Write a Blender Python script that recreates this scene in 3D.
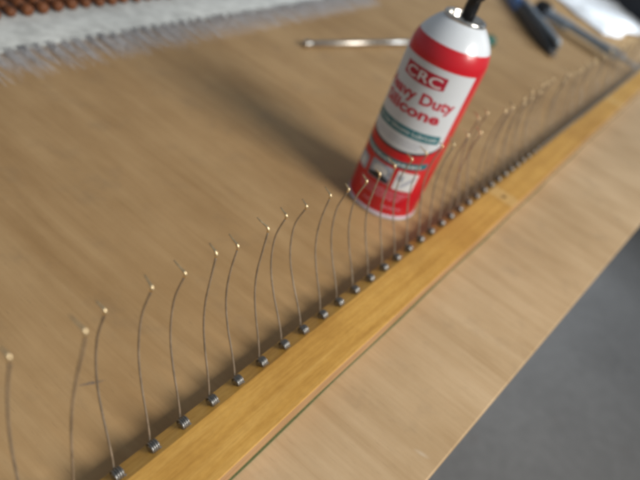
import bpy, bmesh, math, random
from mathutils import Vector, Matrix

for o in list(bpy.data.objects):
    bpy.data.objects.remove(o, do_unlink=True)
scn = bpy.context.scene
COL = scn.collection
MM = 0.001
# bench frame: S runs along the spring rail, N across it (towards the bench's open edge)
SV = Vector((0.3945, 0.9189, 0)).normalized()
NV = Vector((SV.y, -SV.x, 0))
ZV = Vector((0, 0, 1))
def W(s, n, z=0.0):
    return (SV * s + NV * n + ZV * z) * MM

# ------------------------------------------------------------------ camera
cd = bpy.data.cameras.new('camera'); cam = bpy.data.objects.new('camera', cd); COL.objects.link(cam)
cX = Vector((0.92354, 0.225609, 0.31012)); cU = Vector((-0.383502, 0.543306, 0.746823)); cF = Vector((0, 0.808653, -0.588286))
m = Matrix.Identity(4)
for i in range(3):
    m[i][0] = cX[i]; m[i][1] = cU[i]; m[i][2] = -cF[i]
m.translation = Vector((-38.09, -493.87, 286.5)) * MM
cam.matrix_world = m
cd.sensor_width = 36; cd.lens = 600 / 640 * 36
cd.clip_start = 0.01; cd.clip_end = 50
cd.dof.use_dof = True; cd.dof.focus_distance = 0.315; cd.dof.aperture_fstop = 5.9
scn.camera = cam

# ------------------------------------------------------------------ light
wd = bpy.data.worlds.new('World'); scn.world = wd; wd.use_nodes = True
bg = wd.node_tree.nodes['Background']; bg.inputs[0].default_value = (0.86, 0.93, 1.0, 1); bg.inputs[1].default_value = 0.24
def area(name, loc, target, sx, sy, power, col):
    l = bpy.data.lights.new(name, 'AREA'); l.shape = 'RECTANGLE'; l.size = sx; l.size_y = sy; l.energy = power; l.color = col
    o = bpy.data.objects.new(name, l); COL.objects.link(o); o.location = loc
    o.rotation_euler = (Vector(target) - Vector(loc)).to_track_quat('-Z', 'Y').to_euler()
    return o
area('window_light', W(-40, 1160, 845), W(0, -60, 40), 0.54, 0.54, 23, (1.0, 0.95, 0.88))
area('far_fill_light', W(2050, 950, 800), W(1520, -150, 0), 0.7, 0.9, 11, (0.82, 0.91, 1.0)).data.spread = math.radians(75)  # added cool fill lamp for the rag and far bench, beam kept off the can
scn.view_settings.view_transform = 'Standard'; scn.view_settings.look = 'None'
scn.view_settings.exposure = 0.0; scn.view_settings.gamma = 1.0; scn.view_settings.use_curve_mapping = False
scn.render.engine = 'CYCLES'
scn.cycles.pixel_filter_type = 'BLACKMAN_HARRIS'; scn.cycles.filter_width = 3.6   # soft compact-camera lens

# ------------------------------------------------------------------ helpers
def tag(o, label=None, cat=None, group=None, kind=None):
    if label: o['label'] = label
    if cat: o['category'] = cat
    if group: o['group'] = group
    if kind: o['kind'] = kind
    return o
def obj(name, mesh, mat=None, parent=None):
    if isinstance(mesh, bmesh.types.BMesh):
        me = bpy.data.meshes.new(name); mesh.to_mesh(me); mesh.free(); mesh = me
    if mat is not None and len(mesh.materials) == 0: mesh.materials.append(mat)
    o = bpy.data.objects.new(name, mesh); COL.objects.link(o)
    if parent is not None:
        o.parent = parent
        o.matrix_parent_inverse = world_of(parent).inverted()
    return o
def world_of(o):
    mt = o.matrix_basis.copy()
    if o.parent: mt = world_of(o.parent) @ o.matrix_parent_inverse @ mt
    return mt
def empty(name, loc):
    o = bpy.data.objects.new(name, None); COL.objects.link(o); o.location = loc; o.empty_display_size = .02
    return o
def smooth(bm, on=True):
    for f in bm.faces: f.smooth = on
    return bm
def tube(bm, pts, rad, sides=8, caps=True):
    """round bar through world points; rad a number or one per point"""
    pts = [Vector(p) for p in pts]; N = len(pts)
    rr = rad if isinstance(rad, (list, tuple)) else [rad] * N
    ref = None; rings = []
    for i, p in enumerate(pts):
        t = (pts[min(i + 1, N - 1)] - pts[max(i - 1, 0)]).normalized()
        if ref is None:
            ref = t.orthogonal().normalized()
        ref = (ref - t * ref.dot(t)).normalized(); b = t.cross(ref)
        rings.append([bm.verts.new(p + (ref * math.cos(a) + b * math.sin(a)) * rr[i]) for a in [2 * math.pi * k / sides for k in range(sides)]])
    for i in range(N - 1):
        for k in range(sides):
            f = bm.faces.new((rings[i][k], rings[i][(k + 1) % sides], rings[i + 1][(k + 1) % sides], rings[i + 1][k])); f.smooth = True
    if caps:
        bm.faces.new(rings[0][::-1]); bm.faces.new(rings[-1])
    return bm
def lathe(bm, prof, seg=64, cap0=True, cap1=True, org=(0, 0, 0)):
    org = Vector(org); rings = []
    for r, z in prof:
        rings.append([bm.verts.new(org + Vector((r * math.cos(2 * math.pi * k / seg), r * math.sin(2 * math.pi * k / seg), z)) * MM) for k in range(seg)])
    for i in range(len(rings) - 1):
        for k in range(seg):
            f = bm.faces.new((rings[i][k], rings[i][(k + 1) % seg], rings[i + 1][(k + 1) % seg], rings[i + 1][k])); f.smooth = True
    if cap0: bm.faces.new(rings[0][::-1])
    if cap1: bm.faces.new(rings[-1])
    return bm
def loft(bm, sections, close=True):
    """rings of world points joined into a solid"""
    R = [[bm.verts.new(p) for p in s] for s in sections]; k_ = len(R[0])
    for i in range(len(R) - 1):
        for k in range(k_):
            bm.faces.new((R[i][k], R[i][(k + 1) % k_], R[i + 1][(k + 1) % k_], R[i + 1][k]))
    bm.faces.new(R[0][::-1]); bm.faces.new(R[-1])
    bmesh.ops.recalc_face_normals(bm, faces=bm.faces)
    return bm
def bevel(bm, w, seg=2, ang=30):
    es = [e for e in bm.edges if len(e.link_faces) == 2 and e.calc_face_angle(0) > math.radians(ang)]
    bmesh.ops.bevel(bm, geom=es, offset=w, segments=seg, affect='EDGES', profile=.5)
    return bm

# ------------------------------------------------------------------ materials
def mat(name, col, rough=.5, metal=0.0, spec=.5, coat=0.0, sheen=0.0):
    mt = bpy.data.materials.new(name); mt.use_nodes = True
    b = mt.node_tree.nodes['Principled BSDF']
    b.inputs['Base Color'].default_value = (*col, 1); b.inputs['Roughness'].default_value = rough
    b.inputs['Metallic'].default_value = metal; b.inputs['Specular IOR Level'].default_value = spec
    b.inputs['Coat Weight'].default_value = coat; b.inputs['Sheen Weight'].default_value = sheen
    return mt
class NT:
    def __init__(s, mt): s.t = mt.node_tree; s.b = s.t.nodes['Principled BSDF']
    def n(s, typ, **kw):
        nd = s.t.nodes.new(typ)
        for k, v in kw.items():
            if k in nd.inputs: nd.inputs[k].default_value = v
            else: setattr(nd, k, v)
        return nd
    def l(s, a, b): s.t.links.new(a, b)
    def coords(s, scale, rot=0.0, loc=(0, 0, 0)):
        tc = s.n('ShaderNodeTexCoord'); r = s.n('ShaderNodeMapping'); r.inputs['Rotation'].default_value = (0, 0, rot); r.inputs['Location'].default_value = loc
        mp = s.n('ShaderNodeMapping'); mp.inputs['Scale'].default_value = scale
        s.l(tc.outputs['Object'], r.inputs[0]); s.l(r.outputs[0], mp.inputs[0]); return mp.outputs[0]
    def noise(s, vec, scale, detail=5, rough=.55, dist=0.0):
        nd = s.n('ShaderNodeTexNoise'); nd.inputs['Scale'].default_value = scale; nd.inputs['Detail'].default_value = detail
        nd.inputs['Roughness'].default_value = rough; nd.inputs['Distortion'].default_value = dist
        s.l(vec, nd.inputs['Vector']); return nd.outputs['Fac']
    def ramp(s, fac, stops):
        r = s.n('ShaderNodeValToRGB'); e = r.color_ramp.elements
        while len(e) < len(stops): e.new(0.5)
        for i, (p, c) in enumerate(stops): e[i].position = p; e[i].color = (*c, 1)
        s.l(fac, r.inputs[0]); return r.outputs[0]
    def mix(s, a, b, fac, mode='MIX'):
        x = s.n('ShaderNodeMix', data_type='RGBA', blend_type=mode)
        for sock, v in ((0, fac), (6, a), (7, b)):
            if hasattr(v, 'is_linked'): s.l(v, x.inputs[sock])
            else: x.inputs[sock].default_value = v if sock == 0 else (*v, 1)
        return x.outputs[2]
    def math(s, op, a, b=0.0, clamp=False):
        x = s.n('ShaderNodeMath', operation=op); x.use_clamp = clamp
        for i, v in enumerate((a, b)):
            if hasattr(v, 'is_linked'): s.l(v, x.inputs[i])
            else: x.inputs[i].default_value = v
        return x.outputs[0]
    def bump(s, h, strength, dist=.001):
        bp = s.n('ShaderNodeBump'); bp.inputs['Strength'].default_value = strength; bp.inputs['Distance'].default_value = dist
        s.l(h, bp.inputs['Height']); s.l(bp.outputs[0], s.b.inputs['Normal'])
    def blob(s, u, v, u0, v0, ru, rv, ang=0.0, soft=1.0):
        """soft elliptical mask centred at (u0,v0)"""
        du = s.math('SUBTRACT', u, u0); dv = s.math('SUBTRACT', v, v0)
        c, sn = math.cos(ang), math.sin(ang)
        p = s.math('ADD', s.math('MULTIPLY', du, c / ru), s.math('MULTIPLY', dv, sn / ru))
        q = s.math('ADD', s.math('MULTIPLY', du, -sn / rv), s.math('MULTIPLY', dv, c / rv))
        r = s.math('SQRT', s.math('ADD', s.math('MULTIPLY', p, p), s.math('MULTIPLY', q, q)))
        return s.math('SUBTRACT', 1.0, r, clamp=True)

ANG = math.atan2(NV.y, NV.x)       # object x axis of bench pieces is turned onto N by -ANG
# plywood bench top, face grain across the rail
M_ply = mat('plywood', (.5, .36, .2), .5, spec=.35); t = NT(M_ply)
tc = t.coords((1, 1, 1), -ANG)
sep = t.n('ShaderNodeSeparateXYZ'); t.l(tc, sep.inputs[0]); U_, V_ = sep.outputs[0], sep.outputs[1]   # U along N, V along S (metres)
g1 = t.noise(t.coords((1.1, 16, 1), -ANG), 3.2, 6, .6, .6)
g2 = t.noise(t.coords((4, 150, 1), -ANG, (3.1, 1.7, 0)), 2.2, 4, .6, .2)
g3 = t.noise(t.coords((1, 2.2, 1), -ANG, (.4, 2, 0)), 1.6, 3, .5)
c = t.ramp(g1, [(.28, (.41, .260, .118)), (.48, (.46, .300, .143)), (.64, (.49, .328, .162)), (.8, (.435, .277, .129))])
c = t.mix(c, t.ramp(g2, [(.35, (.72, .68, .62)), (.6, (1, 1, 1))]), .22, 'MULTIPLY')
pale_front = t.math('GREATER_THAN', t.math('ADD', U_, t.math('MULTIPLY', V_, -.03)), .076)   # paler board tone in front of the rail
c = t.mix(c, t.mix(c, (1.18, 1.33, 1.66), 1.0, 'MULTIPLY'), pale_front)
pore = t.noise(t.coords((30, 420, 1), -ANG, (.7, 4, 0)), 3, 2, .5)
c = t.mix(c, (.20, .13, .07), t.math('MULTIPLY', t.ramp(pore, [(.66, (0, 0, 0)), (.74, (1, 1, 1))]), .35))
c = t.mix(c, t.ramp(g3, [(.35, (.82, .76, .68)), (.65, (1.05, 1.04, 1.05))]), .8, 'MULTIPLY')
g4 = t.noise(t.coords((1, 1.8, 1), -ANG, (6, 3, 0)), 11, 5, .6)
c = t.mix(c, t.ramp(g4, [(.34, (.84, .80, .74)), (.6, (1.04, 1.04, 1.05))]), .75, 'MULTIPLY')
mk = t.math('MULTIPLY', t.blob(U_, V_, .0065, -.3255, .0085, .0016, 1.15), t.ramp(t.noise(tc, 700, 2), [(.3, (.3, .3, .3)), (.6, (1, 1, 1))]))
c = t.mix(c, (.13, .12, .12), t.math('MULTIPLY', mk, .95))
dirt = t.ramp(t.noise(t.coords((1, 1, 1), 0, (5, 2, 0)), 26, 4, .65), [(.55, (0, 0, 0)), (.72, (1, 1, 1))])
c = t.mix(c, (.20, .15, .10), t.math('MULTIPLY', dirt, .22))
fl = t.blob(U_, V_, .164, -.213, .006, .002, .2); c = t.mix(c, (.75, .70, .6), t.math('MULTIPLY', fl, .3))
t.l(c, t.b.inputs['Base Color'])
t.l(t.ramp(g1, [(.3, (.42,) * 3), (.7, (.54,) * 3)]), t.b.inputs['Roughness'])
t.bump(t.math('ADD', g2, t.math('MULTIPLY', g1, .5)), .25, .0006)

def wood(name, c0, c1, c2, rot, stretch=(2, 60, 60), scale=4, rough=.45, patches=()):
    mt = mat(name, c1, rough, spec=.4); t = NT(mt)
    a = t.noise(t.coords(stretch, rot), scale, 6, .62, .5)
    b = t.noise(t.coords((stretch[0] * 6, stretch[1] * 6, stretch[2] * 6), rot, (1, 4, 2)), scale, 3, .6)
    c = t.ramp(a, [(.3, c0), (.5, c1), (.72, c2)])
    c = t.mix(c, t.ramp(b, [(.35, (.75, .70, .62)), (.6, (1, 1, 1))]), .45, 'MULTIPLY')
    e = t.noise(t.coords((1, 1, 1), 0, (2, 2, 2)), 14, 4, .6)
    c = t.mix(c, t.ramp(e, [(.35, (.80, .74, .66)), (.62, (1.03, 1.02, 1))]), .8, 'MULTIPLY')
    if patches:
        fk = t.noise(t.coords((420, 120, 420), rot, (3, 3, 3)), 1.5, 3, .6)      # small ray flecks
        c = t.mix(c, t.ramp(fk, [(.38, (.80, .74, .66)), (.58, (1.04, 1.03, 1.02))]), .32, 'MULTIPLY')
        tc = t.coords((1, 1, 1), -ANG); sep = t.n('ShaderNodeSeparateXYZ'); t.l(tc, sep.inputs[0])
        for (s0, hw, zmin) in patches:
            f1 = t.math('LESS_THAN', t.math('ABSOLUTE', t.math('SUBTRACT', t.math('ADD', sep.outputs[1], t.math('MULTIPLY', t.math('SUBTRACT', e, .5), .012)), s0)), hw)
            f2 = t.math('GREATER_THAN', sep.outputs[2], zmin)
            c = t.mix(c, (.66, .46, .20), t.math('MULTIPLY', t.math('MULTIPLY', f1, f2), .45))
            c = t.mix(c, (.03, .018, .01), t.math('LESS_THAN', t.math('ADD', t.math('ADD', t.math('ABSOLUTE', t.math('SUBTRACT', sep.outputs[1], s0)), t.math('ABSOLUTE', t.math('SUBTRACT', sep.outputs[0], .080))), t.math('MULTIPLY', t.math('GREATER_THAN', sep.outputs[2], .0152), 1)), .009))  # shade inside the screw hole put into the wood colour
    t.l(c, t.b.inputs['Base Color']); t.bump(a, .2, .0004)
    return mt
M_rail = wood('rail_wood', (.49, .265, .058), (.61, .35, .082), (.67, .41, .115), math.pi / 2 - ANG - math.pi / 2, (60, 2, 60), 3, .42, [(.112, .011, .0145), (.666, .012, .0145)])
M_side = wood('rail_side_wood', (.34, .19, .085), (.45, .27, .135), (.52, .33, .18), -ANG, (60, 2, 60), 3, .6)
M_lever = wood('lever_wood', (.12, .042, .014), (.20, .068, .022), (.27, .10, .034), -ANG, (6, 60, 60), 4, .5)
def noisy(name, col, rough, amt, scale, metal=0.0, bump=0.0, **kw):
    mt = mat(name, col, rough, metal, **kw); t = NT(mt)
    a = t.noise(t.coords((1, 1, 1)), scale, 5, .6)
    c = t.mix(col, t.ramp(a, [(.3, (1 - amt,) * 3), (.7, (1 + amt * .3,) * 3)]), 1.0, 'MULTIPLY')
    t.l(c, t.b.inputs['Base Color'])
    if bump: t.bump(a, bump, .0008)
    return mt
M_green = noisy('green_felt', (.13, .155, .06), .95, .4, 900, bump=.5)
M_wire = noisy('spring_wire', (.42, .345, .26), .42, .4, 160, metal=.6)
M_hook = noisy('bright_hook', (.92, .74, .46), .42, .3, 700, metal=1.0)
M_coil = noisy('coil_steel', (.36, .355, .34), .40, .5, 400, metal=.9)
M_hole = mat('hole_dark', (.012, .008, .005), .9)
M_red = noisy('can_red', (.56, .012, .022), .30, .06, 60, spec=.5, coat=.25)
M_white = noisy('can_white', (.70, .75, .80), .24, .05, 70, spec=.5, coat=.2)
M_ring = noisy('can_rim', (.62, .58, .66), .35, .15, 120)
M_label = noisy('label_white', (.60, .635, .67), .34, .04, 60)
M_crim = mat('label_crimson', (.40, .012, .035), .36)
M_text = mat('label_red_text', (.46, .014, .035), .36)
M_teal = mat('label_teal', (.012, .15, .18), .36)
M_print = mat('label_pale_print', (.72, .74, .74), .4)
M_pink = mat('label_pink_print', (.66, .24, .30), .4)
M_grey = mat('label_grey_print', (.42, .45, .52), .4)
M_black = mat('label_black', (.02, .025, .035), .4)
M_photo = noisy('label_photo', (.45, .52, .62), .38, .6, 130)
M_tin = noisy('valve_tin', (.72, .70, .66), .20, .2, 140, metal=1.0)
M_blk = noisy('black_plastic', (.012, .012, .013), .35, .2, 90)
M_steel = noisy('tool_steel', (.62, .58, .52), .28, .25, 120, metal=1.0)
M_ggreen = mat('green_plastic', (.003, .085, .055), .55, spec=.25)
M_dgrey = noisy('dark_grip', (.028, .032, .038), .5, .3, 60)
M_slate = noisy('slate_metal', (.30, .36, .42), .4, .25, 60, metal=.5)
M_blue = noisy('blue_plastic', (.05, .16, .42), .35, .15, 60)
M_bar = noisy('dark_steel', (.20, .23, .28), .35, .3, 60, metal=.7)
M_cloth = noisy('white_cloth', (.88, .90, .92), .9, .04, 40, bump=.3, sheen=.2)
M_felt = noisy('white_felt', (.60, .62, .60), .95, .35, 70, bump=.6, sheen=.3)
M_tongue = noisy('grey_felt', (.66, .635, .635), .95, .2, 160, bump=.5, sheen=.3)
M_bag = noisy('dark_bag', (.022, .027, .038), .6, .3, 25, bump=.3)
M_conc = mat('concrete', (.19, .19, .195), .75, spec=.3); t = NT(M_conc)
a1 = t.noise(t.coords((1, 1, 1)), 2.4, 6, .62); a2 = t.noise(t.coords((1, 1, 1), 0, (3, 1, 0)), 40, 5, .7)
a3 = t.noise(t.coords((1, 1, 1), .5, (7, 1, 0)), 7, 4, .6)
c = t.ramp(a1, [(.3, (.18, .178, .175)), (.5, (.215, .213, .21)), (.72, (.25, .248, .244))])
c = t.mix(c, t.ramp(a2, [(.3, (.72, .72, .72)), (.7, (1.1, 1.1, 1.1))]), .6, 'MULTIPLY')
c = t.mix(c, (.12, .085, .06), t.math('MULTIPLY', t.ramp(a3, [(.62, (0, 0, 0)), (.75, (1, 1, 1))]), .4))
t.l(c, t.b.inputs['Base Color']); t.bump(a2, .3, .002)

# ------------------------------------------------------------------ setting
bm = bmesh.new()
edge = lambda s: 191 + .0707 * s
low = [bm.verts.new(W(s, n, -18)) for s, n in ((-900, edge(-900)), (3200, edge(3200)), (3200, -1000), (-900, -1000))]
top = [bm.verts.new(W(s, n, 0)) for s, n in ((-900, edge(-900)), (3200, edge(3200)), (3200, -1000), (-900, -1000))]
bm.faces.new(low[::-1]); bm.faces.new(top)
for i in range(4): bm.faces.new((low[i], low[(i + 1) % 4], top[(i + 1) % 4], top[i]))
bmesh.ops.recalc_face_normals(bm, faces=bm.faces); bevel(bm, .0012, 2)
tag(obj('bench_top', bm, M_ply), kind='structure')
bm = bmesh.new(); bmesh.ops.create_grid(bm, x_segments=1, y_segments=1, size=7.0)
bmesh.ops.translate(bm, verts=bm.verts, vec=(0, 0, -.78))
tag(obj('floor', bm, M_conc), kind='structure')

# ------------------------------------------------------------------ spring rail
rail = empty('spring_rail', W(300, 77, 0))
tag(rail, 'long yellow wooden rail carrying a row of curved wire springs', 'spring rail')
S0, S1 = -470, 1240
prof = [(57.6, 1.4), (96, 1.4), (96, 15.6), (95.6, 16), (67.2, 16), (57.6, 11.6)]
def wav(s): return .35 * math.sin(s * .011) + .2 * math.sin(s * .037 + 1)
bm = bmesh.new()
secs = []
for i in range(58):
    s = S0 + (S1 - S0) * i / 57
    secs.append([W(s, n + wav(s), z + (.15 * math.sin(s * .02) if z > 5 else 0)) for n, z in prof])
loft(bm, secs)
strip = obj('wood_strip', bm, M_rail, rail)
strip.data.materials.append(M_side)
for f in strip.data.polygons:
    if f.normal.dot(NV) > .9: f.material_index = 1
holes = [(112.4, 81), (666, 79.5), (-420, 80.5), (1180, 79)]
for s, n in holes:                      # drilled screw holes
    cb = bmesh.new(); lathe(cb, [(2.9, 4), (2.9, 15), (3.4, 18)], 20, org=W(s, n, 0))
    cut = obj('cutter', cb, M_hole)
    md = strip.modifiers.new('drill', 'BOOLEAN'); md.object = cut; md.operation = 'DIFFERENCE'; md.solver = 'EXACT'
    dg = bpy.context.evaluated_depsgraph_get()
    nm = bpy.data.meshes.new_from_object(strip.evaluated_get(dg)); nm.name = 'wood_strip'
    strip.modifiers.clear(); old = strip.data; strip.data = nm; bpy.data.meshes.remove(old)
    bpy.data.objects.remove(cut, do_unlink=True)
bm = bmesh.new()
loft(bm, [[W(S0 + 4 + (S1 - S0 - 8) * i / 40, n + wav(S0 + (S1 - S0) * i / 40) + (.35 * math.sin(i * 1.7) if n > 90 else 0), z) for n, z in ((58, .15), (97, .15), (97, 1.45), (58, 1.45))] for i in range(41)])
obj('felt_underlay', bm, M_green, rail)

# coil: five turns about an axis along the rail, shared by all springs
CN, CZ = 62.6, 16.6
bm = bmesh.new(); pts = []
for i in range(4 * 14 + 1):
    a = 2 * math.pi * i / 14
    pts.append((SV * (-2.4 + 4.8 * i / 56) + NV * (2.7 * math.cos(a)) + ZV * (2.7 * math.sin(a))) * MM)
tube(bm, pts, .00052, 6)
coil_me = bpy.data.meshes.new('coil'); bm.to_mesh(coil_me); bm.free(); coil_me.materials.append(M_coil)
bm = bmesh.new(); tube(bm, [SV * -.0026, SV * .0026], .0017, 10)
pin_me = bpy.data.meshes.new('pin'); bm.to_mesh(pin_me); bm.free(); pin_me.materials.append(M_coil)
# tip offsets (across the rail, height) read for the near springs
TIPS = {-2: (-17, 103), -1: (-7.4, 110), 0: (-22.2, 93.5), 1: (-20.5, 95.3), 2: (-21.2, 92), 3: (-22.7, 92.3), 4: (-25.5, 85), 5: (-24.2, 88), 6: (-28.3, 85),
        7: (-28.6, 83.7), 8: (-26.8, 84.6), 9: (-25.8, 83), 10: (-24.8, 82.8), 11: (-26, 80.8), 12: (-25.8, 81), 13: (-23.4, 82.3), 14: (-21.4, 82.8), 15: (-19.2, 84.7), 16: (-16.8, 82.3)}
R = random.Random(5)
def spring(k):
    s = -355.3 + 20.6 * k + R.uniform(-.6, .6)
    n, h = TIPS.get(k, (R.uniform(-27, -15), R.uniform(79, 87)))
    n += 2; h -= 5
    ds = R.uniform(-1.2, 1.2) if k > 16 else 0
    if k in (17, 18): n, h, ds = -10 - (k == 17) * 4, 80, 3
    if k in (19, 20): n, h, ds = -22, 84, -1
    if k in (21, 22): n, h, ds = -14, 85, 4
    # profile in the plane across the rail: bowed back low down, near upright towards the tip
    tq = [(0, 0), (.06, .07), (.24, .19), (.50, .34), (.74, .50), (.90, .66), (.985, .83), (1.0, 1.0)]
    if k == -1: tq = [(0, 0), (.3, .12), (.95, .3), (1.42, .45), (1.62, .6), (1.5, .76), (1.2, .9), (1.0, 1.0)]
    bowk = R.uniform(.92, 1.1)
    ctrl = []
    for a, b in tq:
        w_ = bowk if 0 < b < .95 else 1
        ctrl.append(W(s + ds * b * b, CN - 2.75 + (n + .6) * a * w_ - (2.2 * math.sin(math.pi * b) if k != -1 else 0), CZ + h * b))
    P = []
    for i in range(len(ctrl) - 1):           # Catmull-Rom
        p0 = ctrl[max(i - 1, 0)]; p1 = ctrl[i]; p2 = ctrl[i + 1]; p3 = ctrl[min(i + 2, len(ctrl) - 1)]
        for j in range(4):
            u = j / 4
            P.append(.5 * ((2 * p1) + (p2 - p0) * u + (2 * p0 - 5 * p1 + 4 * p2 - p3) * u * u + (3 * p1 - p0 - 3 * p2 + p3) * u ** 3))
    P.append(ctrl[-1])
    w = tube(bmesh.new(), P, .00054 if k < 15 else .00064, 7)
    w = obj('spring', w, M_wire, rail)
    c = obj('coil', coil_me, None, w); c.matrix_world = Matrix.Translation(W(s, CN, CZ)); c.matrix_parent_inverse = world_of(w).inverted()
    c.location = W(s, CN, CZ)
    p = obj('pin', pin_me, None, w); p.location = W(s, CN, CZ)
    # bent hook at the tip, turned back across the bench
    T0 = ctrl[-1]; d0 = (P[-1] - P[-3]).normalized(); hk = [T0 - d0 * .0012]; L = R.uniform(3, 6.5)
    back = (-NV + SV * R.uniform(-.25, .25)).normalized(); r = 2.2 * MM
    for i in range(1, 8):
        a = math.radians(80) * i / 7
        hk.append(T0 + d0 * (r * math.sin(a)) + back * (r * (1 - math.cos(a))))
    e = (hk[-1] - hk[-2]).normalized(); hk.append(hk[-1] + e * L * .5 * MM); hk.append(hk[-1] + (e + ZV * .12) * L * .5 * MM)
    rad = [.0005] + [.00082] * 5 + [.00075, .0006, .00045, .0003]
    obj('hook', tube(bmesh.new(), hk, rad[:len(hk)] + [.0005] * (len(hk) - len(rad)), 7), M_hook, w)
for k in range(-4, 74): spring(k)

# ------------------------------------------------------------------ spray can
can = empty('spray_can', (0, 0, 0))
tag(can, 'red and white silicone spray can standing behind the spring rail', 'spray can')
bm = bmesh.new()
lathe(bm, [(30.5, 1.2), (31.8, .2), (33.1, .2), (33.6, 1.0), (33.6, 3.6), (33.0, 4.6)], 96, cap0=True, cap1=False)
obj('base_rim', bm, M_ring, can)
bm = bmesh.new()
lathe(bm, [(32.9, 4.0), (33, 4.8), (33, 60), (33, 120), (33, 146), (32.8, 149.5), (32.2, 153), (31.2, 156.5), (29.9, 159.5)], 96, cap0=False, cap1=False)
obj('body', bm, M_red, can)
bm = bmesh.new()
lathe(bm, [(29.9, 159.5), (28.3, 162.5), (26.0, 166), (23.2, 169.6), (20.4, 172.6), (18.4, 174.4), (17.2, 175.2)], 96, cap0=False, cap1=False)
obj('dome', bm, M_white, can)
bm = bmesh.new()
pr = [(17.0, 174.6)] + [(15.7 + 1.75 * math.cos(a), 176.6 + 1.75 * math.sin(a)) for a in [math.radians(-40 + 22 * i) for i in range(10)]] + [(13.6, 174.5), (12.8, 172.5), (11.5, 171.8), (7.2, 171.8), (6.2, 172.6), (5.4, 176), (4.6, 177.2), (2, 177.4)]
lathe(bm, pr, 72, cap0=False, cap1=True)
obj('valve_cup', bm, M_tin, can)
bm = bmesh.new()
lathe(bm, [(5.0, 174.5), (5.5, 175.5), (5.5, 186), (5.2, 192), (6.6, 193), (7.2, 194.5), (7.2, 203), (6.4, 205.5), (4, 206.6)], 40, org=Vector((.9, 0, 0)) * MM)
act = obj('spray_nozzle', bm, M_blk, can)
bm = bmesh.new(); tube(bm, [Vector((6, -3, 200)) * MM, Vector((9, -4.6, 200)) * MM], .0018, 12)
obj('outlet', bm, M_print, act)

def onc(ph, z, off):
    a = math.radians(ph); r = (33 + off) * MM
    return Vector((r * math.sin(a), -r * math.cos(a), z * MM))
def patch(name, p0, p1, zb, zt, off, mt, parent, nz=3):
    """printed area wrapped round the can; zb, zt numbers or functions of the angle"""
    fb = zb if callable(zb) else (lambda p: zb); ft = zt if callable(zt) else (lambda p: zt)
    bm = bmesh.new(); K = max(2, int((p1 - p0) / 2.5)); g = []
    for i in range(K + 1):
        p = p0 + (p1 - p0) * i / K
        g.append([bm.verts.new(onc(p, fb(p) + (ft(p) - fb(p)) * j / nz, off)) for j in range(nz + 1)])
    for i in range(K):
        for j in range(nz):
            f = bm.faces.new((g[i][j], g[i + 1][j], g[i + 1][j + 1], g[i][j + 1])); f.smooth = True
    return obj(name, bm, mt, parent)
def text(name, body, pc, zbase, cap, width_deg, off, mt, parent, bold=0.0, shear=0.0, zf=None):
    cu = bpy.data.curves.new('txt', 'FONT'); cu.body = body; cu.size = 1; cu.offset = bold; cu.shear = shear; cu.align_x = 'CENTER'; cu.resolution_u = 3
    o = bpy.data.objects.new('txt', cu); COL.objects.link(o); bpy.context.view_layer.update()
    dg = bpy.context.evaluated_depsgraph_get(); me = bpy.data.meshes.new_from_object(o.evaluated_get(dg))
    bpy.data.objects.remove(o, do_unlink=True)
    bm = bmesh.new(); bm.from_mesh(me); bpy.data.meshes.remove(me)
    xs = [v.co.x for v in bm.verts]; x0, x1 = min(xs), max(xs); xm = (x0 + x1) / 2
    k = width_deg / (x1 - x0); kz = cap / .729
    bmesh.ops.triangulate(bm, faces=bm.faces)
    x = x0
    while x < x1:
        x += (x1 - x0) / max(4, int(width_deg / 3))
        bmesh.ops.bisect_plane(bm, geom=bm.verts[:] + bm.edges[:] + bm.faces[:], plane_co=(x, 0, 0), plane_no=(1, 0, 0))
    for v in bm.verts:
        ph = pc + (v.co.x - xm) * k
        v.co = onc(ph, zbase + (zf(ph) if zf else 0) + v.co.y * kz, off)
    for f in bm.faces: f.smooth = True
    return obj(name, bm, mt, parent)
PC = -23
def arc(z0, zs, half): # bottom curve of the label
    return lambda p: z0 + zs * (1 - math.sqrt(max(0.0, 1 - min(1, abs(p - PC) / half) ** 2)))
lab_b = lambda p: 68.3 + 15.5 * (1 - math.sqrt(max(0.0, 1 - (abs(p - PC) / 74.01) ** 2)))
black = patch('label_outline', PC - 74.4, PC + 74.4, lambda p: lab_b(max(PC - 74, min(PC + 74, p))) - 2.3, lambda p: lab_b(max(PC - 74, min(PC + 74, p))) + 3, .06, M_black, can, 1)
label = patch('label', PC - 74, PC + 74, lab_b, 143.6, .12, M_label, can, 4)
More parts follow.
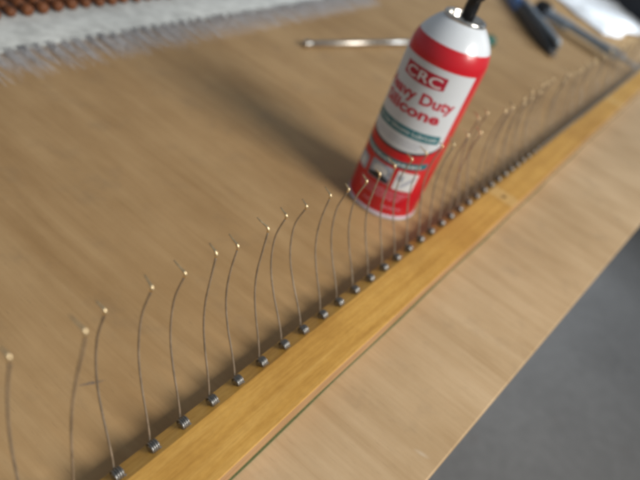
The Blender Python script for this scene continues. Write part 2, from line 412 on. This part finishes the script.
# logo plate with rounded lower edge
logo = patch('logo_plate', PC - 33, PC + 34, lambda p: 126.2 + 1.6 * (abs(p - PC) / 34) ** 2, 138.2, .18, M_crim, label)
text('logo_lettering', 'CRC', PC, 128.4, 8.0, 57, .26, M_print, logo, .006)
text('lettering', 'Heavy Duty', PC, 111.8, 9.4, 124, .2, M_text, label, .034)
text('lettering', 'Silicone', PC - 2, 99.6, 9.6, 100, .2, M_text, label, .036)
band = patch('teal_band', PC - 66, PC + 64, 81.8, 89.6, .18, M_teal, label)
text('band_lettering', 'Multi-Use Silicone Lubricant', PC, 84.2, 4.0, 118, .25, M_print, band, .0)
def greek(name, p0, p1, z, h, off, mt, parent, seed, zf=None):
    """a line of print too small to read in the photograph: short word-sized dashes"""
    r = random.Random(seed); bm = bmesh.new(); p = p0
    while p < p1:
        wd_ = min(r.uniform(3, 9), p1 - p)
        K = max(1, int(wd_ / 2)); prev = None
        for i in range(K + 1):
            q = p + wd_ * i / K; dz = zf(q) if zf else 0
            cur = (bm.verts.new(onc(q, z + dz + r.uniform(-.1, .1), off)), bm.verts.new(onc(q, z + dz + h * r.uniform(.7, 1), off)))
            if prev: bm.faces.new((prev[0], cur[0], cur[1], prev[1]))
            prev = cur
        p += wd_ + r.uniform(1.2, 2)
    return obj(name, bm, mt, parent)
greek('small_print', PC - 36, PC + 40, 76.6, 1.2, .2, M_grey, label, 1)
greek('small_print', PC - 36, PC + 36, 73.6, 1.2, .2, M_grey, label, 2)
sag = lambda p: .0010 * (p - PC) ** 2
band2 = patch('lower_teal_band', PC - 70, PC + 66, lambda p: 52.6 + sag(p), lambda p: 58.8 + sag(p), .1, M_teal, can)
greek('band_print', PC - 60, PC + 56, 54.6, 1.9, .18, M_print, band2, 3, sag)
pa = patch('picture_panel', -82, -50.5, 33.3, 46.5, .1, M_photo, can)
patch('picture_detail', -72, -58, 34.5, 43, .16, M_print, pa)
pb = patch('picture_panel', -43, -5, 33.4, 50, .1, M_photo, can)
patch('picture_detail', -42, -6, 34, lambda p: 39.5 + 1.5 * math.sin(p * .2), .16, M_black, pb)
patch('picture_detail', -36, -12, lambda p: 40.5, lambda p: 47.5 - .02 * (p + 24) ** 2, .15, M_print, pb)
pcc = patch('picture_panel', 2.8, 36, 32, 50.7, .1, M_print, can)
patch('picture_detail', 14, 33, lambda p: 34 + (p - 14) * .55, lambda p: 38 + (p - 14) * .6, .16, M_grey, pcc)
patch('picture_detail', 5, 14, 41, 47, .16, M_photo, pcc)
for i in range(4): greek('small_print', -52 + 2 * i, 35 - 4 * i, 27.6 - 2.5 * i, 1.5, .12, M_pink, can, 10 + i)
greek('net_print', 0, 33, 11.2, 2.2, .12, M_pink, can, 20)
greek('net_print', -32, -20, 11.6, 2.4, .12, M_pink, can, 21)

# ------------------------------------------------------------------ long tool with a green handle, behind the can
A = W(206, -258, 5.2); B = W(668, -161, 7.0); ax = (B - A).normalized()
tool = empty('long_screwdriver', A)
tag(tool, 'long thin steel screwdriver with green handle lying behind the spray can', 'screwdriver')
bm = bmesh.new(); tube(bm, [A + ax * .004, A + ax * .36], .0040, 14); obj('shaft', bm, M_steel, tool)
bm = bmesh.new(); tube(bm, [A + ax * x * MM for x in (-4, -3, 0, 4, 7, 9)], [.001, .0042, .0058, .0058, .005, .0041], 16); obj('ball_tip', bm, M_steel, tool)
bm = bmesh.new(); L = (B - A).length
tube(bm, [A + ax * x for x in (.352, .356, .37, .395, .42, L - .012, L - .004, L, L + .003)], [.005, .008, .0095, .008, .0108, .0116, .0104, .007, .001], 16); obj('handle', bm, M_ggreen, tool)

# ------------------------------------------------------------------ utility knife
K0 = W(806, -81, 0); K1 = W(1130, -308, 0); kx = (K1 - K0); kl = kx.length; kx.normalize(); ky = ZV.cross(kx)
kn = empty('utility_knife', K0); tag(kn, 'dark utility knife with blue tail lying beside the white rag', 'knife')
def slab(prof, x0, x1, z0, z1, bev, inset=0):
    bm = bmesh.new(); secs = []
    for x, hw, zz in prof:
        secs.append([K0 + kx * x + ky * (-hw) + ZV * z0, K0 + kx * x + ky * hw + ZV * z0, K0 + kx * x + ky * hw * .75 + ZV * zz, K0 + kx * x - ky * hw * .75 + ZV * zz])
    loft(bm, secs); bevel(bm, bev, 2); return smooth(bm)
obj('body', slab([(0, .008, .012), (.03, .0155, .022), (.10, .018, .027), (.19, .0165, .025), (.26, .016, .023)], 0, 0, .001, 0, .003), M_dgrey, kn)
obj('tail_grip', slab([(.256, .0158, .0228), (.32, .0165, .024), (kl, .013, .02)], 0, 0, .0012, 0, .003), M_blue, kn)
bm = bmesh.new(); loft(bm, [[K0 + kx * x + ky * (y0) + ZV * z for y0, z in ((-.0175 * q, .008), (-.0190 * q, .020), (-.0150 * q, .0295), (.001 * q, .0310), (.001 * q, .025), (-.011 * q, .020), (-.011 * q, .008))] for x, q in ((.006, .62), (.03, .92), (.10, 1.04), (.19, .98), (.30, .96))]); smooth(bm)
obj('lit_side_strip', bm, M_slate, kn)  # pale strip stands in for light on the knife's window-facing side
bm = bmesh.new(); loft(bm, [[K0 + kx * x + ky * y + ZV * z for y, z in ((-w_, .006), (w_, .006), (w_, .0068), (-w_, .0068))] for x, w_ in ((-.026, .0012), (-.012, .006), (.008, .0065))])
obj('blade', bm, M_steel, kn)

# ------------------------------------------------------------------ bar tool with a black knob, reaching to the rail
b0 = W(1100, -206, 19.6); b1 = W(990, 56, 19.5); bx_ = (b1 - b0); bl = bx_.length; bx_.normalize(); by = ZV.cross(bx_).normalized(); bz = bx_.cross(by)
bar = empty('lever_tool', b0 - ZV * .0196); tag(bar, 'dark steel bar tool with black knob lying against the far rail', 'lever tool')
bm = bmesh.new()
tube(bm, [b0 + bx_ * x for x in (-.022, -.020, -.012, 0, .014, .022, .026)], [.006, .014, .019, .0195, .017, .012, .006], 18); obj('knob', bm, M_blk, bar)
def barsec(lst, mt, name):
    bm = bmesh.new(); loft(bm, [[b0 + bx_ * x + by * (o - w_) + bz * z0, b0 + bx_ * x + by * (o + w_) + bz * z0, b0 + bx_ * x + by * (o + w_) + bz * z1, b0 + bx_ * x + by * (o - w_) + bz * z1] for x, o, w_, z0, z1 in lst]); bevel(bm, .001, 2)
    obj(name, bm, mt, bar)
barsec([(.018, 0, .015, -.012, .006), (.085, 0, .017, -.012, .007), (.098, 0, .011, -.008, .006)], M_slate, 'socket_block')
barsec([(.09, .0, .010, -.008, .006), (.18, .0, .011, -.008, .007), (bl - .07, 0, .015, -.009, .008), (bl - .05, 0, .015, -.009, .008), (bl - .04, 0, .009, -.003, .003), (bl, 0, .008, -.003, .002)], M_slate, 'shank')
barsec([(.07, .016, .003, -.012, -.006), (.17, .013, .003, -.012, -.006), (bl - .07, .008, .003, -.011, -.005)], M_bar, 'side_rod')

# ------------------------------------------------------------------ white rag
from mathutils import noise as mn
bm = bmesh.new(); GX, GY = 64, 46
corner = [W(1440, -275), W(1250, -60), W(1650, 0), W(1800, -230)]
vs = []
for i in range(GX + 1):
    for j in range(GY + 1):
        u, v = i / GX, j / GY
        p = (corner[0] * (1 - u) + corner[1] * u) * (1 - v) + (corner[3] * (1 - u) + corner[2] * u) * v
        q = p * 9
        e = min(u, 1 - u, v, 1 - v)
        h = .008 + .016 * (mn.noise(q * .6) + .5) + .007 * abs(mn.noise(q * 1.6 + Vector((3, 1, 0)))) + .0015 * mn.noise(q * 6)
        h = max(.002, h * min(1, .25 + e * 6))
        p = p + Vector((mn.noise(q * .8 + Vector((9, 0, 0))), mn.noise(q * .8 + Vector((0, 9, 0))), 0)) * .03
        vs.append(bm.verts.new((p.x, p.y, h)))
for i in range(GX):
    for j in range(GY):
        f = bm.faces.new((vs[i * (GY + 1) + j], vs[(i + 1) * (GY + 1) + j], vs[(i + 1) * (GY + 1) + j + 1], vs[i * (GY + 1) + j + 1])); f.smooth = True
bmesh.ops.recalc_face_normals(bm, faces=bm.faces)
if sum(f.normal.z for f in bm.faces) < 0: bmesh.ops.reverse_faces(bm, faces=bm.faces)
bmesh.ops.solidify(bm, geom=bm.faces[:], thickness=.0015)
tag(obj('rag', bm, M_cloth), 'crumpled white rag at the far end of the bench', 'rag')

# ------------------------------------------------------------------ dark bag behind the rag
bag = empty('tool_bag', W(1800, -90, 0)); tag(bag, 'dark soft tool bag standing behind the white rag', 'bag')
bm = bmesh.new(); bmesh.ops.create_cube(bm, size=1)
bmesh.ops.scale(bm, vec=(.62, .20, .20), verts=bm.verts); bmesh.ops.subdivide_edges(bm, edges=bm.edges[:], cuts=7, use_grid_fill=True)
bm2 = bm
for v in bm2.verts:
    c_ = v.co; f_ = 1 - .25 * max(0, c_.z / .10) ** 2
    c_.y *= f_; c_.x *= 1 - .08 * max(0, c_.z / .1) ** 2
    c_ += Vector((mn.noise(c_ * 12), mn.noise(c_ * 12 + Vector((5, 0, 0))), mn.noise(c_ * 9 + Vector((0, 5, 0))) * .6)) * .012
    v.co = c_
rot = Matrix.Rotation(ANG - .5, 4, 'Z')
for v in bm2.verts: v.co = rot @ v.co + W(1800, -90, 106)
lo = min(v.co.z for v in bm2.verts)
for v in bm2.verts: v.co.z -= lo - .0005
smooth(bm2); obj('bag_body', bm2, M_bag, bag)
bm = bmesh.new(); tube(bm, [W(1800, -90 + 120 * math.cos(a), 190 + 70 * math.sin(a)) for a in [math.pi * i / 16 for i in range(17)]], .009, 8); obj('carry_strap', bm, M_bag, bag)

# ------------------------------------------------------------------ rack of wooden levers on white felt, far left
rack = empty('lever_rack', W(0, -390, 0)); tag(rack, 'row of brown wooden levers on a frayed white felt strip at the far left', 'lever rack')
nl = lambda s: -.075 * (s + 20)        # the rack lies slightly askew to the rail
bm = bmesh.new(); secs = []
for i in range(90):
    s = -330 + 10 * i; o = nl(s) + 1.5 * math.sin(i * 1.3) * .6
    secs.append([W(s, n + o, z) for n, z in ((-560, .4), (-345, .4), (-343.4, 1.6), (-345, 3.2 + .4 * math.sin(i * .9)), (-400, 4.2 + .5 * math.sin(i * .7)), (-560, 4.2))])
loft(bm, secs); smooth(bm); obj('felt_strip', bm, M_felt, rack)
R = random.Random(11)
bm = bmesh.new()                      # frayed threads along the strip's near edge, thicker in tufts
for k in range(7000):
    s = R.uniform(-325, 555); ph = ((s + 1000) % 15.5) / 15.5
    tuft = .5 + .5 * math.cos(2 * math.pi * ph)
    if R.random() > .12 + .88 * tuft ** 1.5: continue
    L = 8 + 38 * R.random() ** 1.7 + 10 * tuft; o = nl(s); sl = R.gauss(0, .08); hw = R.uniform(.14, .3)
    z1 = R.uniform(1.5, 3.6); pts = [W(s + sl * L * q + (q * q) * R.gauss(0, .8), -348 + o + L * q, z1 * (1 - q) + .35) for q in (0, .35, .7, 1)]
    tube(bm, pts, [hw * MM, hw * MM, hw * .9 * MM, hw * .4 * MM], 3)
tag(obj('fringe', bm, M_tongue, rack), kind='stuff')
for k in range(30):
    s = -290 + 18.6 * k; o = nl(s)
    j = R.uniform(-1.5, 1.5); w0 = 4.9 + R.uniform(-.5, .5)
    n0 = -388 - .085 * (s + 122) + R.uniform(-2, 2)
    prof_ = [(0, 1.5), (.6, 4.2), (2, 5.4), (9, 5.7), (11, 4.8), (12, 3.3)]
    bm = bmesh.new(); tube(bm, [W(s, n0 - x, 10) for x, _ in prof_], [q * w0 / 5 * MM for _, q in prof_], 14)
    lv = obj('lever', bm, M_lever, rack)
    bm = bmesh.new(); tube(bm, [W(s, n0 - x, 10) for x in (11.5, 15)], .0031, 10)
    obj('lever_neck', bm, M_lever, lv)
    bm = bmesh.new(); arm = []
    for b in range(7): arm += [(14.5 + 13 * b, 3.4), (16 + 13 * b, 5.2), (24 + 13 * b, 5.5), (26.5 + 13 * b, 5.0)]
    tube(bm, [W(s + j * x * .02, n0 - x, 10) for x, _ in arm], [q * w0 / 5 * MM for _, q in arm], 14)
    obj('lever_arm', bm, M_lever, lv)
